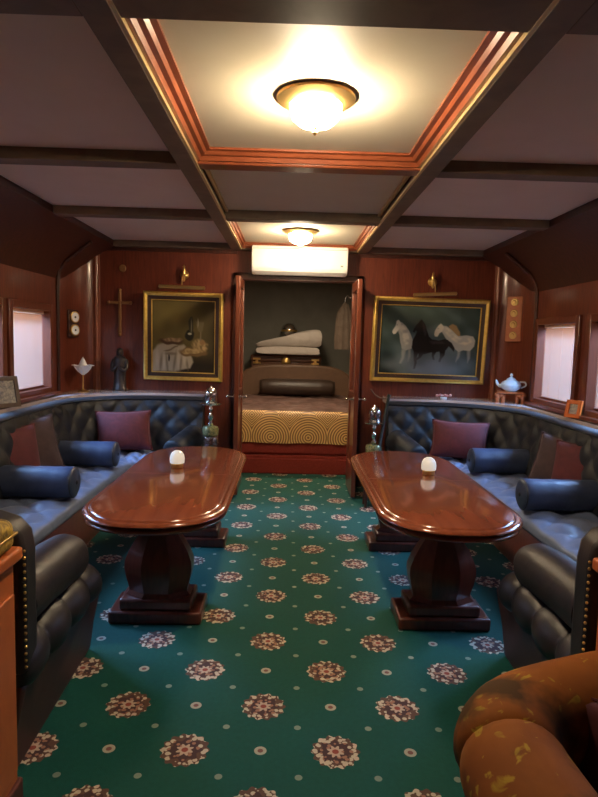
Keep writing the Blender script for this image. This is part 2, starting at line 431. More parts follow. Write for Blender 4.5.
# gilt line on the inner lower edge of the long beams
bm = NB()
for sx in (-1, 1): box(bm, *sorted((sx * .553, sx * .567)), Y0, 5.87, 2.301, 2.318)
struct(obj('trim_gilt_line', bm, 'gilt'))
def tray_trim(name, ya, yb, w, mt):
    prof = [(0, 2.318), (w * .25, 2.316), (w * .35, 2.335), (w * .6, 2.337), (w * .72, 2.352), (w, 2.355), (w, 2.37), (0, 2.37)]
    bm = NB(); rings = []
    X = .556
    for cx_, cy_, dx, dy in ((-X, ya, 1, 1), (X, ya, -1, 1), (X, yb, -1, -1), (-X, yb, 1, -1)):
        rings.append([(cx_ + dx * d, cy_ + dy * d, z) for d, z in prof])
    loft(bm, rings, loop=True, caps=False)
    struct(obj(name, bm, mt, smooth=True, angle=25))
tray_trim('trim_tray_1', 1.72, 3.07, .075, 'trayred')
tray_trim('trim_tray_3', 4.51, 5.87, .045, 'trayred')
bm = NB(); box(bm, -.565, .565, 3.07, 3.18, 2.305, 2.37); box(bm, -.565, .565, 3.055, 3.075, 2.318, 2.34)
struct(obj('trim_tray_beam', bm, 'trayred', bevel=.01, seg=3))
bm = NB()
for sx in (-1, 1): box(bm, *sorted((sx * .535, sx * .553)), 3.18, 4.40, 2.345, 2.37)
struct(obj('trim_tray_2', bm, 'gilt'))

# windows and blinds
n = 0
for sx, side in ((-1, 'left'), (1, 'right')):
    for k, (a, b) in enumerate(WIN_Y[sx]):
        n += 1
        bm = NB(); box(bm, *sorted((sx * 2.245, sx * 2.25)), a, b, .97, 1.66)
        w = struct(obj('window_%d' % n, bm, 'pane'))
        bm = NB()
        for (ya, yb, za, zb) in ((a - .035, a + .03, .93, 1.70), (b - .03, b + .035, .93, 1.70), (a + .03, b - .03, 1.64, 1.70), (a + .03, b - .03, .94, .99)):
            box(bm, *sorted((sx * 2.125, sx * 2.262)), ya, yb, za, zb)
        obj('window_frame', bm, 'trimred', w, bevel=.006)
        bm = NB(); box(bm, *sorted((sx * 2.07, sx * 2.24)), a - .05, b + .05, .925, .952)
        obj('window_sill', bm, 'trimred', w, bevel=.006)
        where = ['nearest the end wall', 'second from the end wall', 'third from the end wall', 'fourth from the end wall'][k]
        t = thing('window_blind', 'pale woven slatted blind in the %s wall window %s' % (side, where), 'blind', (sx * 2.20, (a + b) / 2, 1.645), 0, 'woven blinds in the windows')
        hw = (b - a) / 2 - .035
        bm = NB(); box(bm, -.018, .018, -hw, hw, -.03, -.004); obj('head_rail', bm, 'blind', t, bevel=.004)
        bm = NB(); nsl = 40; step = .60 / nsl
        for q in range(nsl):
            z = -.034 - q * step
            x_ = .0076 * sx
            v = [bm.verts.new(c) for c in ((-x_, -hw, z - .0154), (-x_, hw, z - .0154), (x_, hw, z), (x_, -hw, z))]
            v2 = [bm.verts.new((c.co.x + .0015, c.co.y, c.co.z)) for c in v]
            bm.faces.new(v); bm.faces.new(v2)
            for i_ in range(4): bm.faces.new((v[i_], v[(i_ + 1) % 4], v2[(i_ + 1) % 4], v2[i_]))
        obj('slats', bm, 'blind', t)
        bm = NB(); box(bm, -.01, .01, -hw, hw, -.655, -.637); obj('bottom_rail', bm, 'trimred', t, bevel=.003)
        for q in (-.2, 0, .2):
            bm = NB(); box(bm, -.0095, -.0075, q - .002, q + .002, -.64, -.03)
            obj('cord', bm, 'blind', t)

# ledge behind the sofas, along the side walls and round the corners
def back_path(sx=1, y0=2.0):
    P = [(1.95, y0 + (4.85 - y0) * k / 60) for k in range(61)]
    P += [(1.25 + .70 * math.cos(a), 4.85 + .70 * math.sin(a)) for a in [PI / 2 * k / 26 for k in range(1, 27)]]
    P += [(1.25 - .40 * k / 10, 5.55) for k in range(1, 11)]
    return P
for sx, side in ((-1, 'left'), (1, 'right')):
    inner = [(2.05, Y0)] + [(2.05, 2.0), (2.05, 4.85)] + [(1.25 + .80 * math.cos(a), 4.85 + .81 * math.sin(a)) for a in [PI / 2 * k / 12 for k in range(1, 13)]] + [(.87, 5.66)]
    outer = [(2.15, Y0)] + [(2.15, 2.0), (2.15, 4.85)] + [(2.15, 5.0), (2.15, 5.15), (2.15, 5.3), (2.15, 5.45), (2.12, 5.7), (2.05, 5.84), (1.97, 5.95), (1.8, 5.95), (1.65, 5.95), (1.5, 5.95), (1.38, 5.95), (1.25, 5.95)] + [(.87, 5.95)]
    bm = NB(); rings = []
    for (a, b) in zip(inner, outer):
        rings.append([(sx * a[0], a[1], .92), (sx * b[0], b[1], .92), (sx * b[0], b[1], .865), (sx * a[0], a[1], .865)])
    loft(bm, rings)
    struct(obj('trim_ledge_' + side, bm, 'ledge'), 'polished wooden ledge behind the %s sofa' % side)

# bedroom beyond the doorway
bm = NB()
box(bm, -1.5, -1.4, 6.05, 9.4, 0, 2.45); struct(obj('wall_bedroom_left', bm, 'bedwall'))
bm = NB(); box(bm, 1.4, 1.5, 6.05, 9.4, 0, 2.45); struct(obj('wall_bedroom_right', bm, 'bedwall'))
bm = NB(); box(bm, -1.5, 1.5, 9.3, 9.4, 0, 2.45); struct(obj('wall_bedroom_back', bm, 'bedwall'))

# ------------------------------------------------------------------ doors
n = 0
for sx in (-1, 1):
    n += 1
    t = thing('door_%d' % n, '', '', (sx * .545, 5.945, 0)); del t['label']; del t['category']
    struct(t, '%s mahogany and glass door leaf swung open into the saloon' % ('left' if sx < 0 else 'right'))
    bm = NB(); L = .53
    for (ya, yb, za, zb) in ((-L, -L + .09, .02, 2.01), (-.09, 0, .02, 2.01), (-L + .09, -.09, .02, .30), (-L + .09, -.09, .88, .98), (-L + .09, -.09, 1.92, 2.01)):
        box(bm, -.02, .02, ya, yb, za, zb)
    obj('door_frame', bm, 'trimred', t, bevel=.004)
    bm = NB(); box(bm, -.009, .009, -L + .09, -.09, .30, .88); obj('door_panel', bm, 'trimred', t)
    bm = NB(); box(bm, -.003, .003, -L + .09, -.09, .98, 1.92); obj('door_glass', bm, 'pane', t)
    for s2 in (-1, 1):
        bm = NB()
        lathe(bm, [(.020, 0), (.020, s2 * .006), (.007, s2 * .008), (.007, s2 * .06)], (s2 * .021, -L + .05, .925), 12, 'x')
        tube(bm, [(s2 * .078, -L + .05, .925), (s2 * .080, -L + .08, .925), (s2 * .080, -L + .15, .922)], [.009, .009, .006], 8)
        ball(bm, (s2 * .085, -L + .05, .925), .012, .012, .012, 10, 6)
        obj('door_handle', bm, 'chrome', t, smooth=True)
    for zz in (.3, 1.05, 1.8):
        bm = NB(); tube(bm, [(0, .004, zz - .05), (0, .004, zz + .05)], .009, 8)
        obj('hinge', bm, 'brass', t, smooth=True)

# ------------------------------------------------------------------ ceiling lamps
def ceiling_lamp(loc, label):
    t = thing('ceiling_lamp', label, 'lamp', loc, 0, 'round brass ceiling lamps')
    bm = NB(); lathe(bm, [(.06, 0), (.140, 0), (.150, -.006), (.148, -.014), (.13, -.024), (.11, -.034), (.100, -.037), (.098, -.026), (.06, -.018)], seg=40)
    obj('rim', bm, 'brass', t, smooth=True)
    bm = NB(); lathe(bm, [(.097, -.028), (.097, -.052), (.088, -.080), (.062, -.102), (.028, -.113), (.001, -.116)], seg=32)
    obj('glass_dome', bm, 'lampglow', t, smooth=True)
    bm = NB(); lathe(bm, [(.004, -.112), (.012, -.116), (.008, -.122), (.011, -.130), (.006, -.138), (.001, -.142)], seg=14)
    obj('finial', bm, 'brass', t, smooth=True)
    return t
lamp = ceiling_lamp((.0, 2.36, 2.365), 'lit brass rimmed ceiling lamp in the large near ceiling tray')
dup(lamp, (-.005, 5.14, 2.365), 0, 'lit brass rimmed ceiling lamp just in front of the air conditioner')

# ------------------------------------------------------------------ air conditioner
t = thing('air_conditioner', 'white wall air conditioner mounted above the open double doors', 'air conditioner', (.005, 5.95, 2.07))
bm = NB()
prof = [(0, .02), (-.03, 0), (-.13, .0), (-.185, .03), (-.205, .07), (-.21, .235), (-.19, .262), (0, .262)]
loft(bm, [[(xx, a, z) for a, z in prof] for xx in (-.455, .455)])
obj('body', bm, 'plastic', t, bevel=.012, seg=3)
bm = NB(); loft(bm, [[(xx, a, z) for a, z in ((-.135, -.004), (-.188, .026), (-.19, .032), (-.136, .004))] for xx in (-.42, .42)]); obj('louver', bm, 'plastic', t)
bm = NB(); box(bm, .385, .41, -.212, -.208, .075, .09); obj('indicator', bm, 'greyplastic', t)
bm = NB(); box(bm, -.44, .44, -.2115, -.2095, .228, .232); obj('panel_seam', bm, 'greyplastic', t)

# ------------------------------------------------------------------ tables
def table(loc, label):
    t = thing('dining_table', label, 'table', loc, 0, 'two oval mahogany tables')
    hw, hl = .36, .99
    def outline(off):
        pts = []; a_ = hw - off; b_ = .40 - off; st = hl - .40
        N = 26; e = 2 / 2.35
        for k in range(N + 1):
            a = PI * k / N; c, s = math.cos(a), math.sin(a)
            pts.append((a_ * math.copysign(abs(c) ** e, c), st + b_ * abs(s) ** e))
        return pts + [(-x, -yy) for x, yy in pts]
    prof = [(.075, .552), (.032, .553), (.014, .558), (.010, .566), (.014, .575), (.03, .580), (.03, .584), (.006, .588), (0, .596), (.004, .605), (.016, .610), (.03, .611), (.034, .617), (.046, .620)]
    bm = NB(); loft(bm, [[(x, yy, z) for x, yy in outline(o)] for o, z in prof])
    obj('table_top', bm, 'table', t, smooth=True, angle=50)
    bm = NB()
    box(bm, -.322, .322, -.0018, .0018, .6198, .6206)
    obj('leaf_joint', bm, 'tabledark', t)
    bm = NB(); box(bm, -.20, .20, -.72, .72, .50, .559); obj('apron', bm, 'tabledark', t, bevel=.008)
    for yy in (-.57, .57):
        lv = [(.10, .07, .52), (.105, .075, .50), (.095, .068, .475), (.10, .07, .44), (.125, .085, .40), (.152, .10, .35), (.170, .108, .30), (.172, .11, .26), (.163, .105, .21), (.15, .095, .165), (.148, .092, .145), (.165, .10, .125), (.165, .10, .12)]
        bm = NB(); rings = []
        for (a, b, z) in lv:
            k_ = .42
            rings.append([(x, yy + q, z) for x, q in ((a, b * k_), (a * k_, b), (-a * k_, b), (-a, b * k_), (-a, -b * k_), (-a * k_, -b), (a * k_, -b), (a, -b * k_))])
        loft(bm, rings)
        pd = obj('pedestal', bm, 'tabledark', t, smooth=True, angle=28)
        bm = NB(); box(bm, -.235, .235, yy - .13, yy + .13, 0, .065); obj('foot', bm, 'tabledark', pd, bevel=.012, seg=3)
        bm = NB(); box(bm, -.185, .185, yy - .11, yy + .11, .062, .122); obj('plinth', bm, 'tabledark', pd, bevel=.014, seg=3)
    return t
tb = table((-.725, 3.615, 0), 'oval polished mahogany table in front of the left corner sofa')
dup(tb, (.745, 3.60, 0), 0, 'oval polished mahogany table in front of the right corner sofa')

def table_lamp(loc, label):
    t = thing('table_lamp', label, 'lamp', loc, 0, 'small dome table lamps')
    bm = NB(); lathe(bm, [(.036, 0), (.040, .004), (.040, .026), (.036, .03)], seg=20); obj('base', bm, 'brass', t, smooth=True)
    bm = NB(); lathe(bm, [(.038, .029), (.046, .031), (.047, .06), (.043, .082), (.033, .099), (.018, .109), (.001, .112)], seg=24); obj('dome', bm, 'dome', t, smooth=True)
    return t
tl = table_lamp((-.775, 3.79, .6205), 'small white dome lamp standing on the left table')
dup(tl, (.83, 3.75, .6205), 0, 'small white dome lamp standing on the right table')

# ------------------------------------------------------------------ corner sofas
def puff(u, v):
    return (abs(math.sin(PI * (u + v))) * abs(math.sin(PI * (u - v)))) ** .45
def corner_sofa(sx):
    side = 'left' if sx < 0 else 'right'
    t = thing('corner_sofa', 'long charcoal tufted corner sofa curving along the %s wall and end wall' % side, 'sofa', (0, 0, 0), 0, 'tufted corner sofas')
    P0 = back_path(y0=2.0)
    # resample the path finely
    P = [P0[0]]; ds = .02; acc = 0
    for a, b in zip(P0, P0[1:]):
        L = math.dist(a, b); pos = ds - acc
        while pos < L:
            P.append((a[0] + (b[0] - a[0]) * pos / L, a[1] + (b[1] - a[1]) * pos / L)); pos += ds
        acc = L - (pos - ds)
    def prof(i, s):
        out = []; N = 22
        for j in range(N + 1):
            q = j / N; z = .40 + q * .47
            d = .11 - .095 * q
            d += .035 * puff(s / .21, (z - .40) / .23) * min(1, q * 6, (1 - q) * 8 + .2)
            out.append((d, z))
        out += [(.03, .88), (.02, .895), (-.01, .902), (-.07, .902), (-.10, .89), (-.105, .86), (-.105, .02), (.10, .02)]
        return out
    bm = NB(); loft(bm, sweep2(P, prof, sx)); obj('backrest', bm, 'velvet', t, smooth=True, angle=70)
    # seat: ruled between back and front lines
    def fr(k):   # front edge matching the back path parametrically
        x, yy = P[k]
        if yy < 4.85 and x > 1.5: return (1.40, yy)
        if x >= 1.25: a = math.atan2((yy - 4.85) / .70, (x - 1.25) / .70); return (1.22 + .18 * math.cos(a), 4.85 + .20 * math.sin(a))
        return (x - .03 * 1, 5.05)
    bm = NB(); rings = []; s = 0
    for k in range(len(P)):
        if k: s += math.dist(P[k], P[k - 1])
        b = Vector((*P[k], 0)); f = Vector((*fr(k), 0)); L = (b - f).length
        dirn = (f - b) / L; ring = []
        N = 22
        for j in range(N + 1):
            q = j / N; d = .0 + (L - .03) * q
            edge = min(1, (1 - q) * 7 + .15)
            z = .382 + .042 * puff(s / .27, d / .27) * edge + .006
            pt = b + dirn * d; ring.append((sx * pt.x, pt.y, z))
        for d, z in ((L - .012, .385), (L, .365), (L, .335), (L - .015, .315), (0, .315)):
            pt = b + dirn * d; ring.append((sx * pt.x, pt.y, z))
        rings.append(ring)
    loft(bm, rings); obj('seat_cushion', bm, 'seat', t, smooth=True, angle=70)
    F = [fr(k) for k in range(0, len(P), 3)]
    F2 = [F[0]]
    for q in F[1:]:
        if math.dist(q, F2[-1]) > .015: F2.append(q)
    bm = NB(); loft(bm, sweep2(F2, [(-.02, .315), (-.02, .07), (-.05, .065), (-.05, .0), (-.12, .0), (-.12, .315)], sx)); obj('base_panel', bm, 'trimred', t)
    return t
corner_sofa(-1); corner_sofa(1)

def bolster(loc, rz, L, label, rad=.10, tilt=0, mt='bolster', g='sofa bolsters'):
    t = thing('bolster', label, 'bolster', loc, rz, g)
    if tilt: t.rotation_euler = (0, tilt, rz)
    bm = NB(); prof = [(.001, -L / 2), (rad * .75, -L / 2 + .002), (rad * .95, -L / 2 + .012), (rad, -L / 2 + .03)]
    for k in range(1, 12):
        q = k / 12; prof.append((rad * (1 - .018 * abs(math.cos(PI * q * 4)) ** 6), -L / 2 + .03 + (L - .06) * q))
    prof += [(rad, L / 2 - .03), (rad * .95, L / 2 - .012), (rad * .75, L / 2 - .002), (.001, L / 2)]
    lathe(bm, prof, (0, 0, rad), 28, 'x'); obj('bolster_body', bm, mt, t, smooth=True, angle=60)
    for s_ in (-1, 1):
        bm = NB(); lathe(bm, [(rad * .955, -.004), (rad * .985, 0), (rad * .955, .004)], (s_ * (L / 2 - .016), 0, rad), 28, 'x'); obj('piping', bm, 'velvet', t, smooth=True)
        bm = NB(); ball(bm, (s_ * L / 2, 0, rad), .006, .014, .014, 10, 6); obj('end_button', bm, 'velvet', t, smooth=True)
    return t
ZS = .418
for sx, side, ya, yb in ((-1, 'left', 3.75, 4.69), (1, 'right', 3.69, 4.77)):
    bolster((sx * 1.665, ya, ZS), 0, .53, 'navy bolster lying across the %s sofa seat, nearer the camera' % side)
    bolster((sx * 1.665, yb, ZS), 0, .52, 'navy bolster lying across the %s sofa seat, farther toward the corner' % side)
    bolster((sx * .97, 5.26, ZS), PI / 2 + sx * .35, .40, 'dark bolster at the end of the %s sofa near the doors' % side, .105, -.25 , 'velvet', 'sofa end bolsters')

def pillow(loc, rot, w, h, th, mt, label):
    o_ = thing('throw_pillow', label, 'cushion', loc, 0, 'throw cushions on the sofas'); o_.rotation_euler = rot
    bm = NB(); N = 20; g = {}
    for sgn in (-1, 1):
        for i in range(N + 1):
            for j in range(N + 1):
                u, v = -1 + 2 * i / N, -1 + 2 * j / N
                eu, ev = max(0, 1 - u * u), max(0, 1 - v * v)
                x = w / 2 * u * (1 - .09 * ev * abs(u)); z = h / 2 * v * (1 - .09 * eu * abs(v))
                yy = sgn * th / 2 * (eu * ev) ** .42
                edge = i in (0, N) or j in (0, N)
                if edge and sgn == 1: g[sgn, i, j] = g[-1, i, j]; continue
                g[sgn, i, j] = bm.verts.new((x, yy, z + h / 2))
        for i in range(N):
            for j in range(N):
                bm.faces.new([g[sgn, i, j], g[sgn, i + 1, j], g[sgn, i + 1, j + 1], g[sgn, i, j + 1]])
    obj('pillow_cover', bm, mt, o_, smooth=True, angle=80)
    pts = [(w / 2 * u * (1 - .09 * max(0, 1 - v * v) * abs(u)), 0, h / 2 + h / 2 * v * (1 - .09 * max(0, 1 - u * u) * abs(v))) for u, v in
           [(-1 + k / 8, -1) for k in range(16)] + [(1, -1 + k / 8) for k in range(16)] + [(1 - k / 8, 1) for k in range(16)] + [(-1, 1 - k / 8) for k in range(17)]]
    bm = NB(); tube(bm, pts, .0055, 6); obj('piping', bm, mt, o_, smooth=True)
    return o_
R = math.radians
pillow((-1.50, 5.24, .44), (R(-16), 0, R(22)), .48, .36, .15, 'burgundy', 'burgundy cushion leaning in the corner of the left sofa')
pillow((1.44, 5.22, .44), (R(-16), 0, R(-22)), .50, .34, .15, 'burgundy', 'burgundy cushion leaning in the corner of the right sofa')
pillow((-1.86, 3.98, .44), (R(-14), R(3), R(66)), .40, .40, .14, 'burgundy', 'burgundy cushion on the left sofa between the two bolsters')
pillow((-1.83, 4.24, .44), (R(-16), R(-6), R(48)), .38, .42, .13, 'brownfab', 'brown cushion on the left sofa beside the burgundy one')
pillow((1.86, 3.92, .44), (R(-14), R(-3), R(-62)), .42, .38, .14, 'burgundy', 'burgundy cushion on the right sofa between the two bolsters')
pillow((1.83, 4.19, .44), (R(-16), R(6), R(-50)), .38, .38, .13, 'brownfab', 'mauve brown cushion on the right sofa behind the burgundy one')

# ------------------------------------------------------------------ dark armchairs in the foreground
def armchair(sx):
    side = 'left' if sx < 0 else 'right'
    t = thing('armchair', 'dark brown buttoned leather armchair in the %s foreground with nailhead back' % side, 'armchair', (0, 0, 0), 0, 'dark leather armchairs')
    X = lambda a, b: sorted((sx * a, sx * b))
    bm = NB()
    loft(bm, [[(sx * x, yy, z) for x, yy in ((.905 + i_, 1.80), (.925 + i_, 2.68), (1.34, 2.68), (1.34, 1.80))] for i_, z in ((.04, .0), (.02, .15), (-.02, .34))])
    obj('base', bm, 'leatherbase', t, bevel=.02, seg=3)
    bm = NB(); box(bm, *X(1.0, 1.28), 1.98, 2.66, .34, .47); obj('seat_cushion', bm, 'leather', t, bevel=.04, seg=4)
    for xx, nm in ((.985, 'arm'), (1.27, 'arm')):
        bm = NB(); k = [(sx * xx, 1.91, .56), (sx * xx, 2.1, .555), (sx * xx, 2.28, .545), (sx * xx, 2.42, .53), (sx * xx, 2.49, .525), (sx * xx, 2.51, .523)]
        tube(bm, k, [.10, .10, .102, .10, .075, .02], 24); obj(nm, bm, 'leather', t, smooth=True, angle=70)
    # gathered scalloped roll under the aisle side arm
    bm = NB(); pts = []; rad = []
    N = 60
    for k in range(N + 1):
        q = k / N; yy = 1.80 + .72 * q; pts.append((sx * .955, yy, .385))
        rad.append((.062 + .036 * abs(math.sin(PI * q * 3.5)) ** .6) * (1 if 0 < k < N else .6))
    tube(bm, pts, rad, 22); obj('gathered_roll', bm, 'leather', t, smooth=True, angle=80)
    bm = NB(); pr = [(.875, .38), (.875, .77), (.885, .83), (.92, .87), (.98, .89), (1.30, .90), (1.36, .87), (1.37, .38)]
    loft(bm, [[(sx * a, yy, z) for a, z in pr] for yy in (1.79, 1.90)]); obj('backrest', bm, 'leather', t, bevel=.025, seg=3)
    bm = NB(); z = .41
    while z < .80:
        ball(bm, (sx * .876, 1.80, z), .005, .005, .005, 8, 6); z += .022
    obj('nailhead_trim', bm, 'brass', t, smooth=True)
armchair(-1); armchair(1)

def cabinet(sx):
    y0 = 1.05 if sx < 0 else 1.66
    side = 'left' if sx < 0 else 'right'
    t = thing('wooden_cabinet', 'orange varnished low wooden cabinet behind the %s dark armchair' % side, 'cabinet', (0, 0, 0), 0, 'low wooden cabinets')
    X = lambda a, b: sorted((sx * a, sx * b))
    bm = NB(); box(bm, *X(.885, 1.45), y0, 1.75, 0, .777); obj('body', bm, 'cabwood', t, bevel=.006)
    bm = NB(); box(bm, *X(.862, 1.46), y0 - .02, 1.765, .775, .815); obj('cabinet_top', bm, 'cabwood', t, bevel=.01, seg=3)
    bm = NB(); box(bm, *X(.875, .886), y0 + .02, 1.73, .12, .68); obj('side_panel', bm, 'cabwood', t, bevel=.004)
    bm = NB(); box(bm, *X(.872, 1.45), y0 - .01, 1.757, 0, .08); obj('plinth', bm, 'tabledark', t, bevel=.006)
cabinet(-1); cabinet(1)
# gold brocade bolster cushion on the left cabinet
t = thing('gold_cushion', 'gold patterned brocade cushion on the left wooden cabinet', 'cushion', (-.988, 1.53, .816))
bm = NB(); box(bm, -.125, .125, -.2, .2, 0, .10); obj('cushion_cover', bm, 'brocuff', t, bevel=.035, seg=5)
bm = NB(); box(bm, -.127, .127, -.202, .202, .046, .054); obj('piping', bm, 'brass', t, bevel=.003)

# ------------------------------------------------------------------ brocade armchair, lower right
t = thing('brocade_armchair', 'rust and gold brocade tub armchair in the lower right foreground', 'armchair', (.86, 1.08, 0))
def roll(pts, rr_):
    pa = smooth_path(pts, 6); n_ = len(pa); rad = []
    for k in range(n_):
        e = min(k, n_ - 1 - k) / 5
        rad.append(rr_ * (1 if e >= 1 else math.sqrt(max(.02, 1 - (1 - e) ** 2))))
    bm = NB(); tube(bm, pa, rad, 28); return bm
back_pts = [(.36, .36, .53), (.18, .42, .53), (0, .425, .525), (-.20, .36, .525), (-.34, .30, .52), (-.405, .23, .515), (-.425, .16, .50)]
arm_pts = [(-.40, .21, .495), (-.415, .14, .505), (-.415, .03, .51), (-.40, -.12, .505), (-.38, -.28, .49), (-.37, -.40, .48)]
obj('back_roll', roll(back_pts, .122), 'brocade', t, smooth=True, angle=80)
obj('arm_roll', roll(arm_pts, .122), 'brocade', t, smooth=True, angle=80)
for nm, pts in (('back_shell', back_pts), ('arm_shell', arm_pts)):
    rings = []
    for q in smooth_path(pts, 6):
        d_ = Vector((q.x - .15, q.y + .05, 0)); d_.normalize()
        o_ = Vector((q.x, q.y, 0)) + d_ * .07; i_ = Vector((q.x, q.y, 0)) - d_ * .05
        rings.append([(o_.x, o_.y, .03), (o_.x, o_.y, q.z), (i_.x, i_.y, q.z), (i_.x, i_.y, .03)])
    bm = NB(); loft(bm, rings); obj(nm, bm, 'brocade', t, smooth=True, angle=50)
bm = NB(); box(bm, -.28, .36, -.40, .30, .10, .29); obj('seat_cushion', bm, 'brocade', t, bevel=.06, seg=4)
for (a, b) in ((-.3, -.32), (.3, -.32), (.3, .25), (-.3, .2)):
    bm = NB(); lathe(bm, [(.022, 0), (.03, .11)], (a, b, 0), 12)
    obj('foot', bm, 'tabledark', t, smooth=True)
pillow((.79, 1.24, .33), (R(-20), R(4), R(-8)), .40, .29, .14, 'burgundy', 'dark red cushion in the brocade armchair')

# ------------------------------------------------------------------ paintings
def rect_ring(bm, w, h, prof):
    rings = []
    for i_, d_ in prof:
        a, b = w / 2 - i_, h / 2 - i_
        rings.append([(-a, -d_, -b), (a, -d_, -b), (a, -d_, b), (-a, -d_, b)])
    loft(bm, rings, loop=True, caps=False)
def poly_mask(px, py, poly, soft):
    inside = np.zeros(px.shape, bool); dmin = np.full(px.shape, 9.)
    n_ = len(poly)
    for i in range(n_):
        x1, y1 = poly[i]; x2, y2 = poly[(i + 1) % n_]
        c = ((y1 > py) != (y2 > py)) & (px < (x2 - x1) * (py - y1) / ((y2 - y1) + 1e-9) + x1)
        inside ^= c
        L2 = (x2 - x1) ** 2 + (y2 - y1) ** 2 + 1e-9
        tt = np.clip(((px - x1) * (x2 - x1) + (py - y1) * (y2 - y1)) / L2, 0, 1)
        dmin = np.minimum(dmin, np.hypot(px - x1 - tt * (x2 - x1), py - y1 - tt * (y2 - y1)))
    sd = np.where(inside, dmin, -dmin)
    return np.clip(sd / (soft * .45) * .5 + .5, 0, 1)
def canvas(name, w, h, fn, parent, depth):
    nx, ny = int(w * 190), int(h * 190)
    xs = np.linspace(0, 1, nx); ys_ = np.linspace(0, 1, ny)
    gx, gy = np.meshgrid(xs, ys_)            # gy: 0 top .. 1 bottom
    C_ = fn(gx, gy).reshape(-1, 3)
    verts = [((a - .5) * w, -depth, (.5 - b) * h) for b in ys_ for a in xs]
    faces = [(j * nx + i, (j + 1) * nx + i, (j + 1) * nx + i + 1, j * nx + i + 1) for j in range(ny - 1) for i in range(nx - 1)]
    me = bpy.data.meshes.new(name); me.from_pydata(verts, [], faces)
    a = me.color_attributes.new('paint', 'FLOAT_COLOR', 'POINT')
    a.data.foreach_set('color', np.hstack([C_, np.ones((len(C_), 1))]).astype(np.float32).ravel())
    me.materials.append(M['paint'])
    o = bpy.data.objects.new(name, me); COL.objects.link(o); o.parent = parent
    return o
def lay(C_, mask, col): return C_ * (1 - mask[..., None]) + np.array(col) * mask[..., None]
def ell(gx, gy, cx, cy, rx, ry, soft=.3):
    d = np.hypot((gx - cx) / rx, (gy - cy) / ry); return np.clip((1 - d) / soft + .5, 0, 1)
rng = np.random.default_rng(3)
def cloud(gx, gy, n_=26, k0=1, k1=9):
    v = np.zeros(gx.shape)
    for _ in range(n_):
        a, b, ph = rng.uniform(-k1, k1), rng.uniform(-k1, k1), rng.uniform(0, 6.3)
        v += np.sin(a * gx * 3 + b * gy * 3 + ph)
    return v / n_ ** .5
def N1(pts, x0, x1, y0, y1): return [((a - x0) / (x1 - x0), (b - y0) / (y1 - y0)) for a, b in pts]
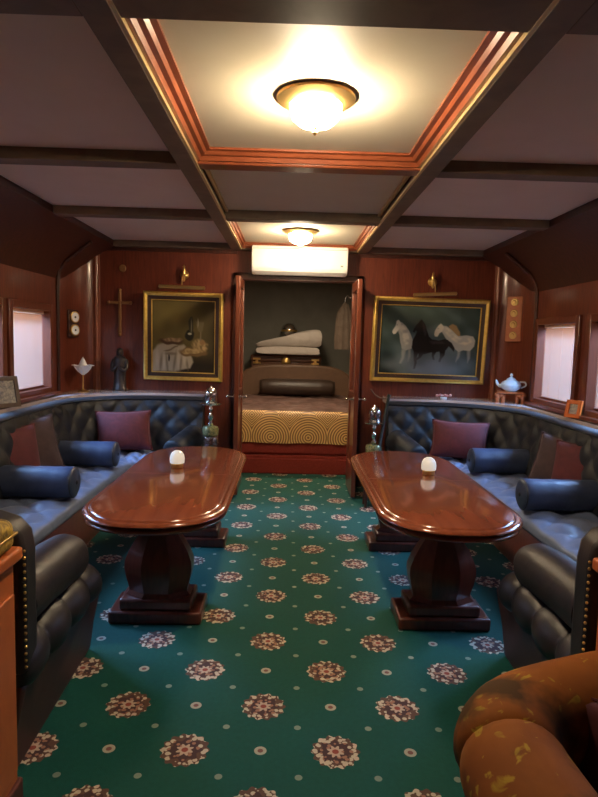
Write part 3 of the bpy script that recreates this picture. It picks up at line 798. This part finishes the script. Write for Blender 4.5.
def horses(gx, gy):
    f = lambda pts: N1(pts, 88, 488, 197, 497)
    wx = gx + .0035 * cloud(gx, gy, 10, 2, 14); wy = gy + .0035 * cloud(gx, gy, 10, 2, 14)
    c = cloud(gx, gy)
    base = np.stack([.055 + 0 * gx, .085 + 0 * gx, .08 + 0 * gx], -1)
    base = base * (1 + .25 * c[..., None]) * (1.0 - .25 * (gx > .8)[..., None])
    mist = np.clip(.35 + 1.3 * (gy - .5) + .35 * c, 0, 1) * np.clip(1.2 - 1.8 * abs(gx - .5), .1, 1)
    base = lay(base, mist * .55, (.22, .27, .30))
    base = lay(base, ell(gx, gy, .3, .1, .6, .3, 1.2) * .45, (.09, .12, .09))
    base = lay(base, ell(gx, gy, .05, .95, .16, .22, .7) * .8, (.015, .02, .02))
    wl, ws, wd = (.70, .67, .55), (.44, .43, .37), (.30, .30, .28)
    fl = np.clip(.55 + .5 * cloud(gx, gy, 16, 6, 30), 0, 1)
    # left horse: neck and chest, then the lowered head
    base = lay(base, poly_mask(wx, wy, f([(158, 274), (172, 272), (188, 286), (204, 308), (216, 334), (226, 360), (218, 384), (196, 394), (178, 384), (170, 356), (164, 326), (156, 300)]), .012), ws)
    base = lay(base, poly_mask(wx, wy, f([(160, 276), (180, 284), (198, 306), (210, 336), (206, 362), (190, 372), (180, 340), (168, 312)]), .03) * fl, wl)
    base = lay(base, poly_mask(wx, wy, f([(150, 268), (158, 262), (164, 268), (170, 278), (166, 298), (156, 310), (148, 322), (140, 324), (135, 316), (138, 304), (146, 288)]), .010), wl)
    base = lay(base, poly_mask(wx, wy, f([(150, 282), (156, 280), (154, 286), (149, 287)]), .01) * .8, wd)
    base = lay(base, poly_mask(wx, wy, f([(180, 384), (196, 392), (190, 428), (178, 452), (172, 450), (180, 424)]), .02) * .75, ws)
    base = lay(base, poly_mask(wx, wy, f([(206, 388), (216, 384), (214, 420), (206, 440)]), .02) * .6, ws)
    # right pale horse with a chestnut one behind it
    base = lay(base, poly_mask(wx, wy, f([(362, 282), (376, 272), (392, 278), (410, 304), (412, 326), (390, 324), (372, 300)]), .015), (.33, .21, .09))
    base = lay(base, poly_mask(wx, wy, f([(334, 280), (354, 282), (378, 300), (402, 322), (436, 318), (464, 322), (474, 340), (472, 366), (456, 386), (430, 384), (410, 392), (392, 376), (372, 352), (350, 328), (336, 306)]), .012), ws)
    base = lay(base, poly_mask(wx, wy, f([(338, 282), (358, 288), (384, 312), (410, 330), (450, 326), (462, 346), (436, 360), (400, 354), (370, 330), (346, 304)]), .03) * fl, (.66, .60, .45))
    base = lay(base, poly_mask(wx, wy, f([(322, 278), (330, 270), (338, 278), (344, 290), (338, 306), (326, 314), (318, 328), (309, 328), (305, 318), (308, 304), (316, 290)]), .010), (.66, .61, .48))
    base = lay(base, poly_mask(wx, wy, f([(319, 292), (325, 290), (323, 296), (318, 297)]), .01) * .8, wd)
    base = lay(base, poly_mask(wx, wy, f([(408, 388), (420, 386), (412, 420), (402, 438)]), .02) * .6, ws)
    base = lay(base, poly_mask(wx, wy, f([(446, 386), (458, 380), (460, 420), (450, 440)]), .02) * .5, ws)
    # black horse
    bl = (.022, .018, .016)
    base = lay(base, poly_mask(wx, wy, f([(238, 272), (244, 260), (252, 254), (258, 262), (268, 276), (276, 300), (286, 330), (300, 342), (326, 344), (350, 336), (366, 340), (372, 362), (362, 384), (350, 392), (326, 396), (300, 398), (268, 408), (246, 406), (228, 396), (218, 378), (220, 352), (230, 326), (236, 306), (230, 304), (226, 312), (219, 310), (222, 296), (230, 282)]), .009), bl)
    base = lay(base, poly_mask(wx, wy, f([(364, 340), (382, 352), (394, 376), (392, 392), (380, 378), (366, 366)]), .012), bl)
    base = lay(base, poly_mask(wx, wy, f([(228, 394), (246, 404), (240, 428), (244, 448), (238, 472), (228, 474), (234, 448), (228, 426)]), .009), bl)
    base = lay(base, poly_mask(wx, wy, f([(250, 404), (268, 404), (258, 424), (240, 438), (234, 430), (248, 420)]), .009), bl)
    base = lay(base, poly_mask(wx, wy, f([(332, 392), (360, 384), (354, 408), (344, 424), (340, 440), (332, 438), (336, 418)]), .009), bl)
    base = lay(base, poly_mask(wx, wy, f([(304, 396), (322, 394), (312, 414), (316, 430), (308, 432), (302, 414)]), .009), bl)
    base = lay(base, poly_mask(wx, wy, f([(256, 268), (270, 286), (276, 316), (268, 330), (262, 300)]), .02) * .5, (.07, .06, .055))
    base = lay(base, poly_mask(wx, wy, f([(290, 350), (340, 348), (350, 356), (300, 362)]), .03) * .5, (.075, .062, .055))
    base = lay(base, np.clip(ell(gx, gy, .45, .86, .35, .14, .9) * (.5 + .3 * c), 0, 1) * .55, (.32, .36, .38))
    return np.clip(base, 0, 1)
def still(gx, gy):
    f = lambda pts: N1(pts, 122, 444, 268, 648)
    wx = gx + .007 * cloud(gx, gy, 10, 2, 14); wy = gy + .007 * cloud(gx, gy, 10, 2, 14)
    c = cloud(gx, gy)
    base = np.stack([.085 + 0 * gx, .062 + 0 * gx, .026 + 0 * gx], -1)
    base = lay(base, ell(gx, gy, .25, .38, .5, .4, 1.3) * .8, (.21, .16, .05))
    base = lay(base, np.clip((gx - .55) * 1.5, 0, 1) * .7, (.035, .028, .02))
    base = lay(base, np.clip((gy - .72) * 6, 0, 1), (.028, .02, .014))
    base = base * (1 + .08 * c[..., None])
    base = lay(base, poly_mask(wx, wy, f([(122, 540), (150, 508), (190, 490), (280, 502), (320, 548), (334, 590), (318, 622), (270, 632), (240, 645), (122, 645)]), .03), (.50, .42, .29))
    fine = np.clip(.5 + .5 * cloud(gx, gy, 18, 8, 40), 0, 1)
    for a, b, w_, h_, t_ in ((.14, .88, .022, .12, .1), (.24, .90, .018, .14, -.1), (.36, .86, .02, .14, .15), (.46, .88, .018, .11, .1), (.56, .88, .02, .08, -.2), (.30, .74, .10, .02, .0)):
        base = lay(base, ell(gx + t_ * (gy - b), gy, a, b, w_, h_, .9) * .7, (.20, .15, .09))
    for a, b, w_, h_ in ((.19, .84, .02, .11), (.42, .82, .022, .13), (.52, .80, .03, .08), (.08, .80, .03, .1)):
        base = lay(base, ell(gx, gy, a, b, w_, h_, .9) * .6, (.66, .58, .42))
    base = lay(base, ell(wx, wy, .30, .565, .19, .045, .3), (.11, .06, .03))
    base = lay(base, ell(wx, wy, .33, .545, .15, .026, .4) * (.5 + .5 * fine), (.45, .29, .15))
    base = lay(base, poly_mask(wx, wy, f([(178, 540), (240, 508), (262, 500), (258, 510), (200, 540)]), .015) * .8, (.16, .10, .05))
    base = lay(base, ell(wx, wy, .66, .71, .22, .065, .25), (.20, .12, .05))
    base = lay(base, ell(wx, wy, .64, .70, .17, .035, .3) * (.4 + .6 * fine), (.52, .36, .16))
    base = lay(base, ell(wx, wy, .76, .62, .12, .085, .5) * (.25 + .75 * fine), (.55, .37, .17))
    base = lay(base, ell(wx, wy, .80, .57, .05, .04, .5), (.34, .19, .08))
    base = lay(base, ell(wx, wy, .60, .475, .075, .075, .25), (.028, .026, .018))
    base = lay(base, poly_mask(wx, wy, f([(308, 372), (316, 352), (326, 350), (332, 372), (330, 436), (312, 436)]), .010), (.06, .052, .028))
    base = lay(base, ell(gx, gy, .60, .455, .03, .014, .6), (.50, .45, .30))
    base = lay(base, ell(gx, gy, .625, .35, .006, .10, .6) * .8, (.32, .29, .20))
    base = lay(base, poly_mask(wx, wy, f([(344, 372), (388, 376), (384, 418), (372, 436), (354, 424)]), .02) * .45, (.22, .18, .11))
    base = lay(base, ell(gx, gy, .73, .30, .008, .06, .6) * .7, (.45, .40, .28))
    base = lay(base, poly_mask(wx, wy, f([(366, 430), (372, 430), (374, 478), (364, 478)]), .012) * .7, (.26, .20, .12))
    base = lay(base, ell(gx, gy, .27, .80, .014, .05, .4), (.03, .02, .015))
    return np.clip(base, 0, 1)
def painting(name, label, cx, cz, w, h, fn, rot):
    t = thing(name, label, 'painting', (cx, 5.948, cz), 0, None)
    t.rotation_euler = (R(4), rot, 0)
    t.location.y -= .03
    bm = NB(); rect_ring(bm, w, h, [(0, -.01), (0, .03), (.006, .045), (.018, .05), (.03, .042), (.04, .034), (.04, -.01)]); obj('frame', bm, 'frame', t, smooth=True, angle=35)
    bm = NB(); rect_ring(bm, w, h, [(.039, 0), (.039, .034), (.06, .026), (.076, .022), (.076, 0)]); obj('inner_band', bm, 'framedark', t)
    bm = NB(); rect_ring(bm, w, h, [(.075, 0), (.075, .025), (.082, .024), (.084, .014), (.084, 0)]); obj('slip', bm, 'frame', t)
    canvas('canvas', w - .16, h - .16, fn, t, .012)
painting('framed_painting', 'gold framed still life painting of white cloth and dishes, left of the doors', -1.11, 1.455, .77, .86, still, R(.6))
painting('framed_painting', 'gold framed painting of two white horses and a black horse, right of the doors', 1.30, 1.48, 1.13, .83, horses, R(.6))

def picture_light(cx, zc, L, tilt, label):
    t = thing('picture_light', label, 'lamp', (cx, 5.948, zc - .012), 0, 'brass picture lights')
    bm = NB(); lathe(bm, [(.001, -.03), (.028, -.026), (.040, -.01), (.043, 0), (.001, 0)], (0, 0, .13), 18, 'y'); ball(bm, (.012, -.04, .12), .028, .02, .035, 12, 8)
    lathe(bm, [(.008, -.06), (.016, -.04), (.018, 0), (.022, .012), (.015, .03), (.020, .05), (.010, .072), (.013, .082), (.001, .10)], (0, -.04, .125), 14)
    obj('wall_mount', bm, 'brass', t, smooth=True)
    bm = NB(); tube(bm, smooth_path([(0, -.03, .15), (0, -.10, .14), (0, -.15, .07), (0, -.15, .02)]), .006, 8); obj('arm', bm, 'brass', t, smooth=True)
    bm = NB(); tube(bm, [(-L / 2, -.15, -tilt), (-L / 2 + .004, -.15, -tilt), (L / 2 - .004, -.15, tilt), (L / 2, -.15, tilt)], [.010, .017, .017, .010], 12); obj('shade_bar', bm, 'brass', t, smooth=True)
picture_light(-1.11, 1.935, .44, -.004, 'brass picture light above the still life painting')
picture_light(1.31, 1.935, .42, .012, 'brass picture light above the horse painting')

# ------------------------------------------------------------------ wall ornaments
t = thing('wall_cross', 'brass crucifix cross hanging on the end wall left of the still life', 'cross', (-1.735, 5.945, 1.46))
bm = NB(); box(bm, -.014, .014, -.02, 0, 0, .43); obj('upright', bm, 'crossmetal', t, bevel=.005)
bm = NB(); box(bm, -.105, .105, -.021, -.001, .295, .323); obj('cross_bar', bm, 'crossmetal', t, bevel=.005)
for a, b in ((0, .31), (-.105, .309), (.105, .309), (0, .43), (0, 0)):
    bm = NB(); ball(bm, (a, -.012, b), .018, .014, .018, 12, 8); obj('boss', bm, 'crossmetal', t, smooth=True)

o = NB(); lathe(o, [(.001, -.012), (.03, -.012), (.036, -.006), (.036, 0), (.001, 0)], seg=20, axis='y')
o = obj('wall_disc', o, 'crossmetal', loc=(-1.71, 5.948, 2.10), smooth=True); tag(o, 'small faint round disc on the end wall above the cross', 'disc')

ang = R(24)
t = thing('wall_barometer', 'wooden plaque with two round white dials on the curved left corner', 'barometer', (-2.105, 5.68, 1.42), -0 + R(62))
bm = NB(); box(bm, -.065, .065, -.018, .0, 0, .26); obj('plaque', bm, 'walldark', t, bevel=.012, seg=3)
for zz in (.19, .07):
    bm = NB(); lathe(bm, [(.001, -.022), (.046, -.022), (.05, -.016), (.05, 0), (.001, 0)], (0, -.016, zz), 24, 'y'); d = obj('dial', bm, 'white', t, smooth=True)
    bm = NB(); ring_lathe(bm, [(.044, -.026), (.053, -.024), (.053, 0), (.044, 0)], (0, -.016, zz), 24); obj('bezel', bm, 'brass', d, smooth=True)
    bm = NB(); ball(bm, (0, -.04, zz), .010, .005, .010, 10, 6); obj('pointer', bm, 'black', d, smooth=True)
t = thing('brass_plaque', 'orange wooden plaque with four brass discs on the curved right corner', 'plaque', (2.075, 5.76, 1.49), -R(40))
bm = NB(); box(bm, -.075, .075, -.02, 0, 0, .43); obj('board', bm, 'orange', t, bevel=.01, seg=3)
for k in range(4):
    bm = NB(); lathe(bm, [(.001, -.02), (.012, -.02), (.02, -.012), (.03, -.012), (.036, -.005), (.036, 0), (.001, 0)], (0, -.018, .06 + .105 * k), 18, 'y'); obj('disc', bm, 'brass', t, smooth=True)

# ------------------------------------------------------------------ ornaments on the ledges
ZL = .9205
def loftz(bm, lv, c=(0, 0, 0), seg=18):
    loft(bm, [[(c[0] + ox + a * math.cos(2 * PI * k / seg), c[1] + oy + b * math.sin(2 * PI * k / seg), c[2] + z) for k in range(seg)] for a, b, z, ox, oy in lv])
t = thing('robed_statue', 'dark bronze robed figure statue on the left ledge below the cross', 'statue', (-1.71, 5.84, ZL))
bm = NB(); loftz(bm, [(.07, .055, 0, 0, 0), (.072, .056, .02, 0, 0), (.062, .05, .03, 0, 0), (.058, .046, .12, 0, 0), (.056, .045, .2, 0, 0), (.064, .047, .26, 0, 0), (.066, .045, .30, 0, 0), (.05, .036, .325, 0, 0), (.022, .022, .335, 0, -.004), (.02, .02, .345, 0, -.005)])
obj('robe', bm, 'bronze', t, smooth=True)
bm = NB(); ball(bm, (0, -.008, .372), .027, .03, .036, 16, 12); ball(bm, (0, -.038, .37), .006, .008, .008, 8, 6); obj('head', bm, 'bronze', t, smooth=True)
bm = NB(); loftz(bm, [(.031, .026, .34, 0, .006), (.034, .03, .37, 0, .004), (.028, .026, .40, 0, .002), (.006, .006, .412, 0, 0)]); obj('hood', bm, 'bronze', t, smooth=True)
for s_ in (-1, 1):
    bm = NB(); tube(bm, smooth_path([(s_ * .055, 0, .30), (s_ * .07, -.012, .24), (s_ * .055, -.045, .20), (s_ * .012, -.06, .235)], 5), [.02] * 11 + [.017] * 3 + [.010] * 2, 10)
    obj('arm', bm, 'bronze', t, smooth=True)
t = thing('flower_lamp', 'white lily shaped flower lamp on a thin stem on the left ledge', 'lamp', (-1.99, 5.62, ZL))
bm = NB(); lathe(bm, [(.05, 0), (.05, .008), (.02, .014), (.007, .03), (.006, .16), (.01, .165)], seg=16); obj('stem', bm, 'brass', t, smooth=True)
for k in range(6):
    bm = NB(); a = 2 * PI * k / 6; rings = []
    for q, wd, rd, hz in ((0, .010, .008, .16), (.25, .034, .03, .19), (.5, .048, .052, .225), (.75, .040, .075, .25), (1, .004, .105, .245)):
        ring = []
        for j in range(8):
            b_ = 2 * PI * j / 8; l_ = wd * math.cos(b_); th_ = .004 * math.sin(b_)
            ring.append((rd * math.cos(a) - l_ * math.sin(a), rd * math.sin(a) + l_ * math.cos(a), hz + th_ - .2 * abs(l_)))
        rings.append(ring)
    loft(bm, rings); obj('petal', bm, 'white', t, smooth=True)
bm = NB(); lathe(bm, [(.014, .165), (.036, .2), (.04, .245), (.024, .285), (.001, .325)], seg=14); obj('bud', bm, 'white', t, smooth=True)

t = thing('carved_stand', 'small orange carved wooden stand under the white teapot on the right ledge', 'stand', (2.0, 5.55, ZL), R(-20))
bm = NB(); box(bm, -.12, .12, -.06, .06, .085, .105); obj('top', bm, 'orange', t, bevel=.006)
for a in (-.085, .085):
    bm = NB(); ball(bm, (a, 0, .07), .045, .05, .034, 14, 10)
    for b in (-.025, .025):
        for c in (-.03, .03): lathe(bm, [(.014, 0), (.016, .03), (.018, .06)], (a + b, c, 0), 10)
    ball(bm, (a + .035 * (1 if a > 0 else -1), -.035, .075), .02, .02, .024, 10, 8)
    obj('carved_foot', bm, 'orange', t, smooth=True)
t = thing('teapot', 'white and pale blue china teapot on the carved stand', 'teapot', (2.0, 5.55, ZL + .1055), R(-20))
bm = NB(); lathe(bm, [(.045, 0), (.05, .006), (.085, .03), (.095, .06), (.08, .09), (.045, .108), (.042, .11)], seg=24); obj('body', bm, 'china', t, smooth=True)
bm = NB(); lathe(bm, [(.044, .109), (.04, .118), (.018, .13), (.008, .138), (.016, .15), (.012, .165), (.001, .172)], seg=18); obj('lid', bm, 'china', t, smooth=True)
bm = NB(); tube(bm, smooth_path([(-.08, 0, .045), (-.115, 0, .06), (-.135, 0, .105)]), [.018] * 6 + [.013] * 8 + [.009] * 3, 10); obj('spout', bm, 'china', t, smooth=True)
bm = NB(); tube(bm, smooth_path([(.075, 0, .09), (.12, 0, .09), (.13, 0, .06), (.088, 0, .035)]), .008, 8); obj('handle', bm, 'china', t, smooth=True)

def photo_frame(loc, rz, w, h, m, label):
    t = thing('photo_frame', label, 'photo frame', loc, rz)
    t.rotation_euler = (R(-12), 0, rz)
    bm = NB(); rings = []
    for i_, d_ in ((0, 0), (0, .018), (.03, .018), (.03, 0)):
        rings.append([(-w / 2 + i_, -d_, i_), (w / 2 - i_, -d_, i_), (w / 2 - i_, -d_, h - i_), (-w / 2 + i_, -d_, h - i_)])
    loft(bm, rings, loop=True, caps=False); obj('frame', bm, m, t, bevel=.003)
    bm = NB(); box(bm, -w / 2 + .028, w / 2 - .028, -.008, -.004, .028, h - .028); obj('photo', bm, 'photo', t)
    bm = NB(); box(bm, -w / 2 + .02, w / 2 - .02, -.004, .0, .02, h - .02); obj('backing', bm, 'walldark', t)
    bm = NB(); loft(bm, [[(x, yy, z) for x, yy in ((-.02, a), (.02, a), (.02, a + .004), (-.02, a + .004))] for a, z in ((.0, h * .75), (.07, .022))]); obj('easel_leg', bm, 'walldark', t)
photo_frame((2.05, 4.41, ZL + .004), R(-62), .13, .135, 'picbits', 'small orange photo frame on the right ledge under the window')
photo_frame((-2.05, 4.23, ZL + .004), R(58), .20, .22, 'tan', 'tan photo frame at the left edge on the left window ledge')
t = thing('flower_posy', 'small red and white flower posy on the right end ledge', 'flowers', (1.43, 5.76, ZL))
bm = NB(); lathe(bm, [(.03, 0), (.034, .012), (.03, .02)], seg=14); obj('dish', bm, 'china', t, smooth=True)
for k in range(6):
    bm = NB(); ball(bm, (-.06 + .024 * k, .01 * (-1) ** k, .032 + .006 * (k % 2)), .017, .017, .013, 10, 7); obj('flower', bm, 'petal', t, smooth=True)

# ------------------------------------------------------------------ water pipes on side stools by the doors
def hookah(loc, label, zb):
    st = thing('side_stool', 'small dark round stool under the %s water pipe' % ('left' if loc[0] < 0 else 'right'), 'stool', loc, 0, 'dark stools by the doors')
    bm = NB(); lathe(bm, [(.092, zb - .03), (.096, zb - .025), (.096, zb - .005), (.094, zb)], seg=24); obj('seat', bm, 'walldark', st, smooth=True)
    for k in range(4):
        a = PI / 4 + PI / 2 * k; bm = NB(); tube(bm, [(.085 * math.cos(a), .085 * math.sin(a), 0), (.07 * math.cos(a), .07 * math.sin(a), zb - .02)], .014, 8); obj('leg', bm, 'walldark', st, smooth=True)
    t = thing('water_pipe', label, 'hookah', (loc[0], loc[1], zb + .0005), 0, 'glass water pipes')
    bm = NB(); lathe(bm, [(.06, 0), (.072, .01), (.074, .10), (.066, .15), (.06, .17), (.001, .17)], seg=36, flute=.03, nf=12); obj('glass_base', bm, 'cutglass', t, smooth=True, angle=80)
    bm = NB(); lathe(bm, [(.058, .165), (.07, .175), (.072, .23), (.06, .25), (.02, .258)], seg=28); obj('collar', bm, 'green', t, smooth=True)
    bm = NB(); lathe(bm, [(.014, .25), (.024, .275), (.012, .295), (.022, .32), (.026, .335), (.012, .355), (.010, .385), (.02, .40), (.014, .425), (.012, .44)], seg=18); obj('stem', bm, 'chrome', t, smooth=True)
    bm = NB(); lathe(bm, [(.012, .437), (.09, .44), (.094, .447), (.088, .449), (.012, .446)], seg=30); obj('tray', bm, 'chrome', t, smooth=True)
    bm = NB(); lathe(bm, [(.045, .448), (.052, .455), (.053, .54), (.046, .565), (.028, .582), (.012, .588), (.012, .60), (.001, .604)], seg=28, flute=.035, nf=14); obj('wind_cover', bm, 'chrome', t, smooth=True, angle=80)
    return t
hookah((-.745, 5.20, 0), 'glass and metal water pipe with green collar beside the left door', .435)
h2 = hookah((.69, 5.22, 0), 'metal water pipe with a dark hose beside the right door', .30)
bm = NB(); tube(bm, smooth_path([(.06, 0, .20), (.05, -.06, .16), (.045, -.04, .22), (.08, .02, .42), (.125, .06, .66), (.13, .065, .69)]), [.014] * 33 + [.016] * 8, 10); obj('hose', bm, 'black', h2, smooth=True)
bm = NB(); tube(bm, smooth_path([(.125, .06, .66), (.06, .05, .66), (0, .04, .69), (-.04, .03, .74)]), .006, 8); obj('mouthpiece', bm, 'tan', h2, smooth=True)

# ------------------------------------------------------------------ bedroom
t = thing('bed', 'low bed beyond the doors with gold swirl patterned bedspread', 'bed', (0, 0, 0))
bm = NB(); box(bm, -.98, .98, 6.44, 8.42, .0, .20); box(bm, -.98, .98, 6.415, 6.46, .0, .165); obj('bed_base', bm, 'redcarpet', t, bevel=.012)
bm = NB(); box(bm, -.96, .96, 6.455, 8.42, .20, .62); obj('mattress', bm, 'redcarpet', t, bevel=.03)
bm = NB()
rings = []
for k in range(61):
    xx = -.97 + 1.94 * k / 60; wv = .006 * math.sin(xx * 22) + .004 * math.sin(xx * 51)
    rings.append([(xx, 6.435 + wv, .335 + .004 * math.sin(xx * 9)), (xx, 6.432 + wv, .45), (xx, 6.432 + wv * .6, .60), (xx, 6.44, .655), (xx, 6.462, .678), (xx, 6.50, .682), (xx, 6.52, .655), (xx, 6.46, .62), (xx, 6.452, .34)])
loft(bm, rings); obj('bedspread', bm, 'spread', t, smooth=True, angle=60)
bm = NB(); rings = []
for k in range(50):
    yy = 6.49 + 1.92 * k / 49
    rings.append([(-.97 + 1.94 * j / 40, yy, .672 + .016 * math.sin(yy * 9 + j * .5) * math.sin(j * .9 + yy * 3) + .012 * math.sin(yy * 17 - j * .3)) for j in range(41)] + [(.97, yy, .61), (-.97, yy, .61)])
loft(bm, rings); obj('satin_cover', bm, 'satin', t, smooth=True, angle=60)
bm = NB(); pr = []
for k in range(17):
    a = PI * k / 16; pr.append((.02 + .82 * math.copysign(abs(math.cos(a)) ** .55, math.cos(a)), .70 + .41 * math.sin(a) ** .6))
pr += [(-.80, .1), (.84, .1)]
loft(bm, [[(x, yy, z + .0) for x, z in pr] for yy in (8.44, 8.56)]); obj('headboard', bm, 'headboard', t, bevel=.03, seg=3)
t = thing('bed_bolster', 'dark brown satin bolster pillow at the head of the bed', 'pillow', (.05, 8.22, .70))
bm = NB(); lathe(bm, [(.001, -.52), (.09, -.51), (.115, -.46), (.125, -.3), (.125, .3), (.115, .46), (.09, .51), (.001, .52)], (0, 0, .11), 24, 'x', (1, .9)); obj('pillow_cover', bm, 'pillowdark', t, smooth=True, angle=70)
for s_ in (-1, 1):
    bm = NB(); lathe(bm, [(.088, s_ * .505), (.096, s_ * .508), (.088, s_ * .514)], (0, 0, .11), 20, 'x', (1, .9))
    obj('piping', bm, 'pillowdark', t, smooth=True)
t = thing('low_cabinet', 'dark low cabinet behind the headboard carrying the wooden chest', 'cabinet', (-.08, 8.92, 0))
bm = NB(); box(bm, -.75, .75, -.30, .30, 0, .80); obj('body', bm, 'walldark', t, bevel=.01)
bm = NB(); box(bm, -.77, .77, -.32, .32, .80, .83); obj('cabinet_top', bm, 'walldark', t, bevel=.006)
t = thing('wooden_chest', 'dark wooden chest with round brass clasp under the folded duvet', 'chest', (-.115, 8.86, .8305))
bm = NB(); box(bm, -.50, .50, -.20, .20, 0, .30); obj('body', bm, 'chest', t, bevel=.01)
bm = NB(); box(bm, -.51, .51, -.21, .21, .302, .40); obj('lid', bm, 'chest', t, bevel=.02, seg=3)
bm = NB(); lathe(bm, [(.001, -.016), (.05, -.014), (.062, -.006), (.065, 0), (.001, 0)], (0, -.211, .31), 24, 'y'); obj('clasp', bm, 'brass', t, smooth=True)
for a in (-.42, .42):
    bm = NB(); box(bm, a - .055, a + .055, -.218, -.198, .27, .297); box(bm, a - .055, a + .055, -.222, -.198, .325, .355); box(bm, a - .02, a + .02, -.214, -.198, .29, .33); obj('latch', bm, 'brass', t, bevel=.004)
t = thing('folded_duvet', 'white folded duvet piled on top of the wooden chest', 'duvet', (-.05, 8.82, 1.2315))
def slab(bm, pts, y0, y1):
    rings = []
    for k in range(13):
        q = k / 12; yy = y0 + (y1 - y0) * q; sc_ = .8 + .2 * math.sin(PI * q) ** .4
        cz = sum(b for a, b in pts) / len(pts)
        rings.append([(a + .01 * math.sin(7 * a + 5 * q), yy, cz + (b - cz) * sc_ if cz else b) for a, b in pts])
    loft(bm, rings)
sm = lambda pts: [(q.x, q.z) for q in smooth_path([(a, 0, b) for a, b in pts], 5)]
bm = NB(); slab(bm, sm([(-.50, .06), (-.44, .015), (-.1, .005), (.36, .01), (.40, .06), (.36, .12), (0, .135), (-.35, .125), (-.48, .10)]), -.28, .22); obj('lower_fold', bm, 'duvet', t, smooth=True, angle=80)
bm = NB(); slab(bm, sm([(-.50, .14), (-.42, .10), (0, .12), (.38, .12), (.43, .20), (.43, .34), (.37, .38), (.15, .345), (-.15, .26), (-.42, .185)]), -.29, .23); obj('upper_fold', bm, 'duvet', t, smooth=True, angle=80)
t = thing('bedside_sphere', 'shiny dark metal globe ornament behind the folded duvet', 'ornament', (-.08, 9.155, .8305))
bm = NB(); lathe(bm, [(.07, 0), (.07, .015), (.02, .03), (.02, .62), (.05, .65)], seg=18); obj('stand', bm, 'black', t, smooth=True)
bm = NB(); ball(bm, (0, 0, .76), .12, .12, .12, 24, 16); obj('globe', bm, 'chrome', t, smooth=True)
bm = NB(); lathe(bm, [(.121, .745), (.124, .76), (.121, .775)], seg=24); obj('band', bm, 'brass', t, smooth=True)
t = thing('hanging_robe', 'tan cloth robe hanging at the right of the bedroom', 'robe', (.68, 8.3, 1.34))
bm = NB(); rings = []
for z, a, b in ((0, .12, .06), (.15, .13, .06), (.35, .12, .055), (.5, .10, .05), (.6, .05, .03), (.64, .015, .012)):
    rings.append([(a * math.cos(2 * PI * k / 32) * (1 + .08 * math.cos(6 * PI * k / 16 + z * 3)), b * math.sin(2 * PI * k / 32) * (1 + .2 * math.cos(10 * PI * k / 16)), z) for k in range(32)])
loft(bm, rings); obj('cloth', bm, 'tan', t, smooth=True, angle=80)
bm = NB(); tube(bm, smooth_path([(0, 0, .63), (0, 0, .70), (.03, 0, .73), (.06, 0, .70)]), .006, 8); tube(bm, [(.05, 0, .70), (.73, 0, .70)], .012, 8); obj('hanger', bm, 'chrome', t, smooth=True)
